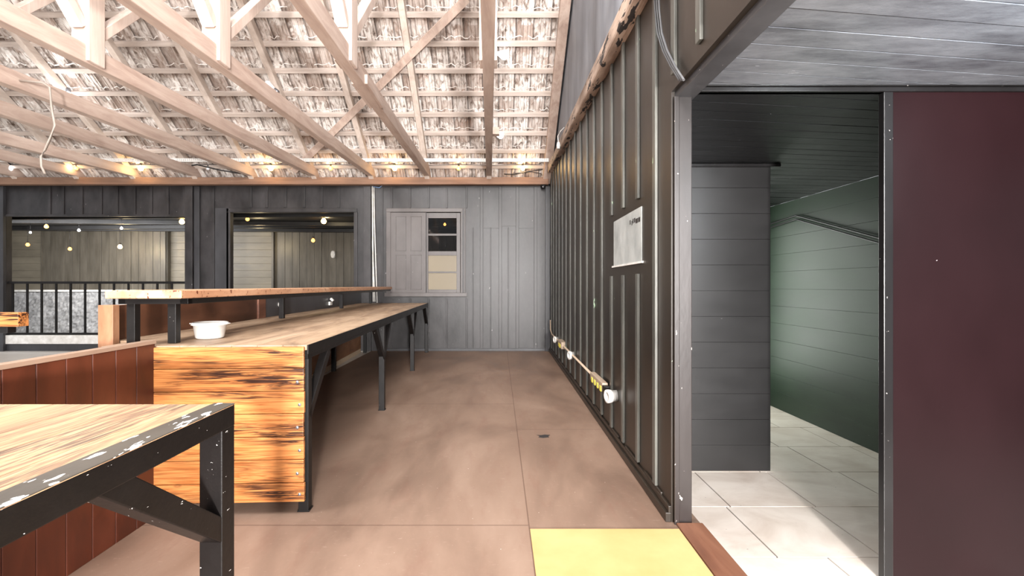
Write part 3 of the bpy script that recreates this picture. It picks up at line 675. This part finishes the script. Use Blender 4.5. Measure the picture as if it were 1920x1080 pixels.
# raised shelf, standing on the table
rs = thing('raised_shelf', 'long narrow raised shelf with varnish-stained edge standing on the bar table', 'shelf', (-1.05, 2.52, H+.001), RZ)
m = MB(); m.box(-1.06, -.66, -.02, LN-.05, .257, .302); m.obj('shelf_board', 'shelf_top', rs, .006)
m = MB(); m.box(-.72, -.675, .06, LN-.1, .225, .257); m.box(-1.05, -1.01, .06, LN-.1, .225, .257); m.box(-1.05, -.675, .06, .1, .225, .257); m.obj('shelf_frame', 'black_iron', rs, .002)
for yy in (.12, 2.1, 4.1, LN-.2):
    for xx in ((-.825, -1.05) if yy < 1 else (-1.05,)):
        m = MB(); m.box(xx, xx+.045, yy, yy+.045, 0, .226); m.obj('leg', 'black_iron', rs, .002)
m = MB(); m.bar((-.80, 2.5, .10), (-.80, 2.5, .17), .012, .006); m.lathe([(0,0),(.02,0),(.02,.012),(0,.012)], (-W+.01, 2.5, .13), (1,0,0), 14); m.bar((-W+.012, 2.5, .13), (-W+.012, 2.5, .19), .012, .012)
m.bm.free(); m = MB(); m.lathe([(0,0),(.026,0),(.026,.012),(0,.012)], (-W+.004, 2.55, .12), (1,0,0), 16); m.bar((-W+.012, 2.55, .12), (-W+.012, 2.55, .20), .012, .012); 
hk = m.obj('wall_hook', 'white', None, .001, (-1.05, 2.52, H), (0,0,RZ)); tag(hk, 'small white hook on the black board behind the bar table', 'hook')
m = MB(); m.box(-W+.004, -W+.03, 4.2, 4.3, .04, .09); m.bar((-W+.03, 4.25, .11), (-W+.05, 4.25, .13), .05, .05)
sk = m.obj('socket_outlet', ['dirty_white'], None, .003, (-1.05, 2.52, H), (0,0,RZ)); tag(sk, 'small pale socket on the black board at the back of the bar table', 'socket')
# tub
t = thing('plastic_tub', 'white round tub standing on the near end of the bar table', 'tub', (-1.80, 2.86, H+.001))
m = MB(); m.lathe([(0,0),(.068,0),(.078,.008),(.090,.082),(.101,.084),(.101,.098),(.093,.101),(.088,.098),(.074,.012),(0,.010)], (0,0,0), n=40); m.obj('body', 'white', t)
m = MB(); m.bar((.098,0,.092), (.118,0,.092), .035, .006); m.obj('lug', 'white', t, .002); m = MB(); m.bar((-.098,0,.092), (-.118,0,.092), .035, .006); m.obj('lug', 'white', t, .002)

# ================================================================== NEAR TABLE
nt = thing('bar_table', 'foreground bar table with striped pine top and chipped black iron edge', 'table', (-.736, 1.28, 0))
NW = 1.05; NL = 1.75
m = MB()
for i in range(8):
    a, b = -NW+.048+i*(NW-.048)/8, -NW+.048+(i+1)*(NW-.048)/8
    m.box(a+.0006, b-.0006, -NL, -.048 if False else -.006, H-.026, H)
m.obj('tabletop', 'top_near', nt, .0015)
m = MB(); m.box(-.058, .0, -NL, 0, H-.001, H+.002); m.obj('edge_band', 'worn_edge', nt, .001)
m = MB(); m.box(-.0065, .0, -NL, .0, H-.060, H-.001); m.box(-.058, -.0065, -NL, 0, H-.060, H-.028); m.box(-NW, -.06, -.05, .0, H-.055, H-.027); m.obj('frame', 'worn_iron', nt, .003)
for (x0, y0) in ((-.062, -.058), (-NW, -.058), (-.062, -NL)):
    m = MB(); m.box(x0, x0+.0615, y0, y0+.0575, 0, H-.058); m.obj('leg', 'worn_iron', nt, .003)
m = MB(); m.bar((-.03, -.04, H-.335), (-.03, -.42, H-.035), .055, .055, (0,0,1)); m.obj('brace', 'worn_iron', nt, .003)

# ================================================================== PARTITION, left shelf
pt = thing('partition', 'low red-brown boarded partition left of the bar tables', 'partition', (-1.87, 1.0, 0))
m = MB(); y = 2.475
while y > -1.0:
    m.box(-.02, .018, y-.1275+.0015-1, y-.0015-1, 0, .935); y -= .1275
m.obj('boards', 'red_partition', pt, .003)
m = MB(); m.box(-.026, .022, -2.0, 1.478, .935, .955); m.obj('cap', 'partition_cap', pt, .002)
lt = thing('wall_shelf', 'short thick orange-brown board end at the left edge of the photo', 'shelf', (-2.2, 2.1, 1.0))
m = MB(); m.box(-1.0, .0, 0, .05, .060, .125); m.obj('shelf_board', 'burnt', lt, .004)
m = MB(); m.box(-1.0, -.055, .005, .045, .03, .060); m.obj('shelf_frame', 'black_iron', lt, .002)
m = MB(); m.box(-.75, -.70, .0, .05, -1.0, .03); m.obj('leg', 'black_iron', lt, .002)

# ================================================================== ELECTRICS
def WP(px, py, off=.02):
    D = 5.
    for _ in range(12): D = (wx(D)-off)*860/(px-935)
    return Vector((wx(D)-off, D, EYE-(py-535)/860*D))
CZ = .395
cy = lambda px: WP(px, 500).y
m = MB(); m.tube([(wx(8.3)-.037, 8.3, .62), (wx(8.25)-.037, 8.25, .45), (wx(8.0)-.037, 8.0, CZ), (wx(4.3)-.037, 4.3, CZ)], .012, 10)
tag(m.obj('conduit', 'conduit'), 'thin beige conduit running low along the batten wall', 'conduit')
def wallthing(name, label, cat): return thing(name, label, cat, (0,0,0))
t = thing('socket_strip', 'beige socket strip with yellow outlets low on the batten wall', 'socket', (wx(4.0)-.02, 4.0, CZ))
m = MB(); m.box(-.05, .0, -.20, .30, -.03, .045); m.obj('body', 'conduit', t, .008)
m = MB(); m.box(-.05, .0, -.26, -.20, -.035, .03); m.obj('end_cap', 'black_iron', t, .004)
for k in range(4):
    m = MB(); m.box(-.056, -.048, -.17+k*.115, -.12+k*.115, -.032, .012); m.obj('outlet', 'yellow_plug', t, .002)
def pipe_end(px, py, lab, r=.035):
    p = WP(px, py, .0); t = thing('pipe_fitting', lab, 'pipe fitting', (p.x, p.y, CZ-.01), 0, 'round conduit fittings')
    m = MB(); m.lathe([(0,.0),(r,.0),(r,.05),(r*1.15,.05),(r*1.15,.085),(r*.6,.085),(r*.55,.04),(0,.04)], (0,0,0), (-1,-.25,0), 20); m.obj('body', 'dirty_white', t)
pipe_end(1156, 737, 'largest white round conduit fitting at the near end of the socket strip', .045)
pipe_end(1078, 664, 'middle white round conduit fitting on the batten wall', .045)
pipe_end(1048, 633, 'farthest white round conduit fitting on the batten wall', .045)
p = WP(1058, 641, 0); t = thing('socket_box', 'small beige and yellow socket box between two conduit fittings', 'socket', (p.x, p.y, CZ))
m = MB(); m.box(-.07, .0, -.2, .2, -.05, .05); m.obj('body', 'conduit', t, .006)
m = MB(); m.box(-.075, -.068, -.1, .1, -.045, .01); m.obj('outlet', 'yellow_plug', t, .002)
# cables on the upper right wall
for k, dx in enumerate((0, .018, .034)):
    m = MB(); Pp = []
    for (px, py) in [(1226,-30),(1228,20),(1233,62),(1243,95),(1258,125),(1274,150)]:
        q = WP(px+k*4, py, .03); Pp.append(q)
    m.tube(Pp, .006, 8); tag(m.obj('wall_cable', 'cable_grey'), 'grey cable drooping down the right wall beside the lintel', 'cable', 'three grey cables above the lintel')
# white socket hanging at the beam
t = thing('hanging_plug', 'small white lamp socket hanging on a short cable from the wall beam', 'socket', (.80, 6.2, 3.10))
P0 = Vector(((1047-935)/860*6.2, 6.2, EYE-(272-535)/860*6.2)); t.location = P0
m = MB(); m.tube([(0,0,.04),(-.01,0,.12),(.03,0,.19),(.08,0,.24)], .006, 8); m.obj('cord', 'white', t)
m = MB(); m.lathe([(0,-.05),(.022,-.05),(.026,0),(.018,.035),(.008,.045),(0,.045)], (0,0,0), n=16); m.obj('body', 'white', t)
# security camera
p = Vector(((1019-935)/860*8.6, 8.6, EYE-(350-535)/860*8.6)); t = thing('security_camera', 'small black dome camera under the beam in the far right corner', 'camera', p)
m = MB(); m.lathe([(0,-.045),(.03,-.035),(.045,0),(.045,.03),(.05,.03),(.05,.05),(0,.05)], (0,0,0), n=20); m.obj('body', 'cable', t)
m = MB(); m.lathe([(0,-.002),(.016,-.002),(.018,.01)], (-.01,-.045,-.01), (0,1,0), 14); m.obj('lens', 'chrome', t)
# white wires beside post
for k, (a, b, wd) in enumerate([((699,350),(701,536),.013), ((702,352),(708,538),.011), ((700,420),(704,536),.010)]):
    m = MB(); m.tube([(X(a[0]), BACK-.035, Z(a[1])), (X((a[0]*2+b[0])/3)-.01*k, BACK-.035, Z((a[1]*2+b[1])/3)), (X(b[0]), BACK-.035, Z(b[1])-.3)], wd, 8)
    tag(m.obj('wall_wire', 'dirty_white'), 'white painted wire running down beside the post left of the window', 'wire', 'white wires left of the window')
m = MB(); m.tube([(X(699), BACK-.03, Z(350)), (X(712), BACK-.04, Z(353)), (X(718), BACK-.03, Z(348))], .008, 8); tag(m.obj('wire_loop', 'sky_blue'), 'short bluish wire loop at the top of the white wires', 'wire')
# loose cable under the left beams
def PP(px, py, D): return ((px-935)/860*D, D, EYE-(py-535)/860*D)
D = 4.9; seq = [(80,155),(93,164),(97,200),(102,235),(95,258),(84,282),(76,293),(78,312),(84,326)]
m = MB(); m.tube([(-4.60, 4.40, 3.215)]+[PP(a, b, 4.40) for i, (a, b) in enumerate(seq)], .010, 8)
tag(m.obj('loose_cable', 'pale_cable'), 'pale loose cable hanging between the leftmost roof beams', 'cable')
# cables near the plate beam right end
m = MB(); m.tube([(.1, 8.45, 3.30),(.3, 8.44, 3.29),(.55, 8.4, 3.34),(.80, 8.35, 3.36)], .008, 6); m.tube([(.3, 8.45, 3.31),(.6, 8.4, 3.33),(.78, 8.45, 3.31),(.80, 8.5, 3.29)], .007, 6)
tag(m.obj('loose_cable', 'cable'), 'dark cables lying on the plate beam at its right end', 'cable')
m = MB(); m.tube([(-5.75, 8.4, 3.30),(-5.72, 8.38, 3.42),(-5.5, 8.36, 3.45),(-5.1, 8.4, 3.36),(-4.75, 8.44, 3.31)], .012, 6); tag(m.obj('loose_cable', 'cable'), 'black cable loop between two tie beams above the wide opening', 'cable')
# cables on green wall
for dz in (0, .045):
    m = MB(); q = [(5.9, 2.03), (5.35, 2.065), (4.12, 1.66), (3.0, 1.45)]
    m.tube([(3.47, a, b-dz) for a, b in q], .009, 6); tag(m.obj('wall_cable', 'cable'), 'dark cable pinned across the greenish inner wall, ' + ('upper one' if dz == 0 else 'lower one'), 'cable')
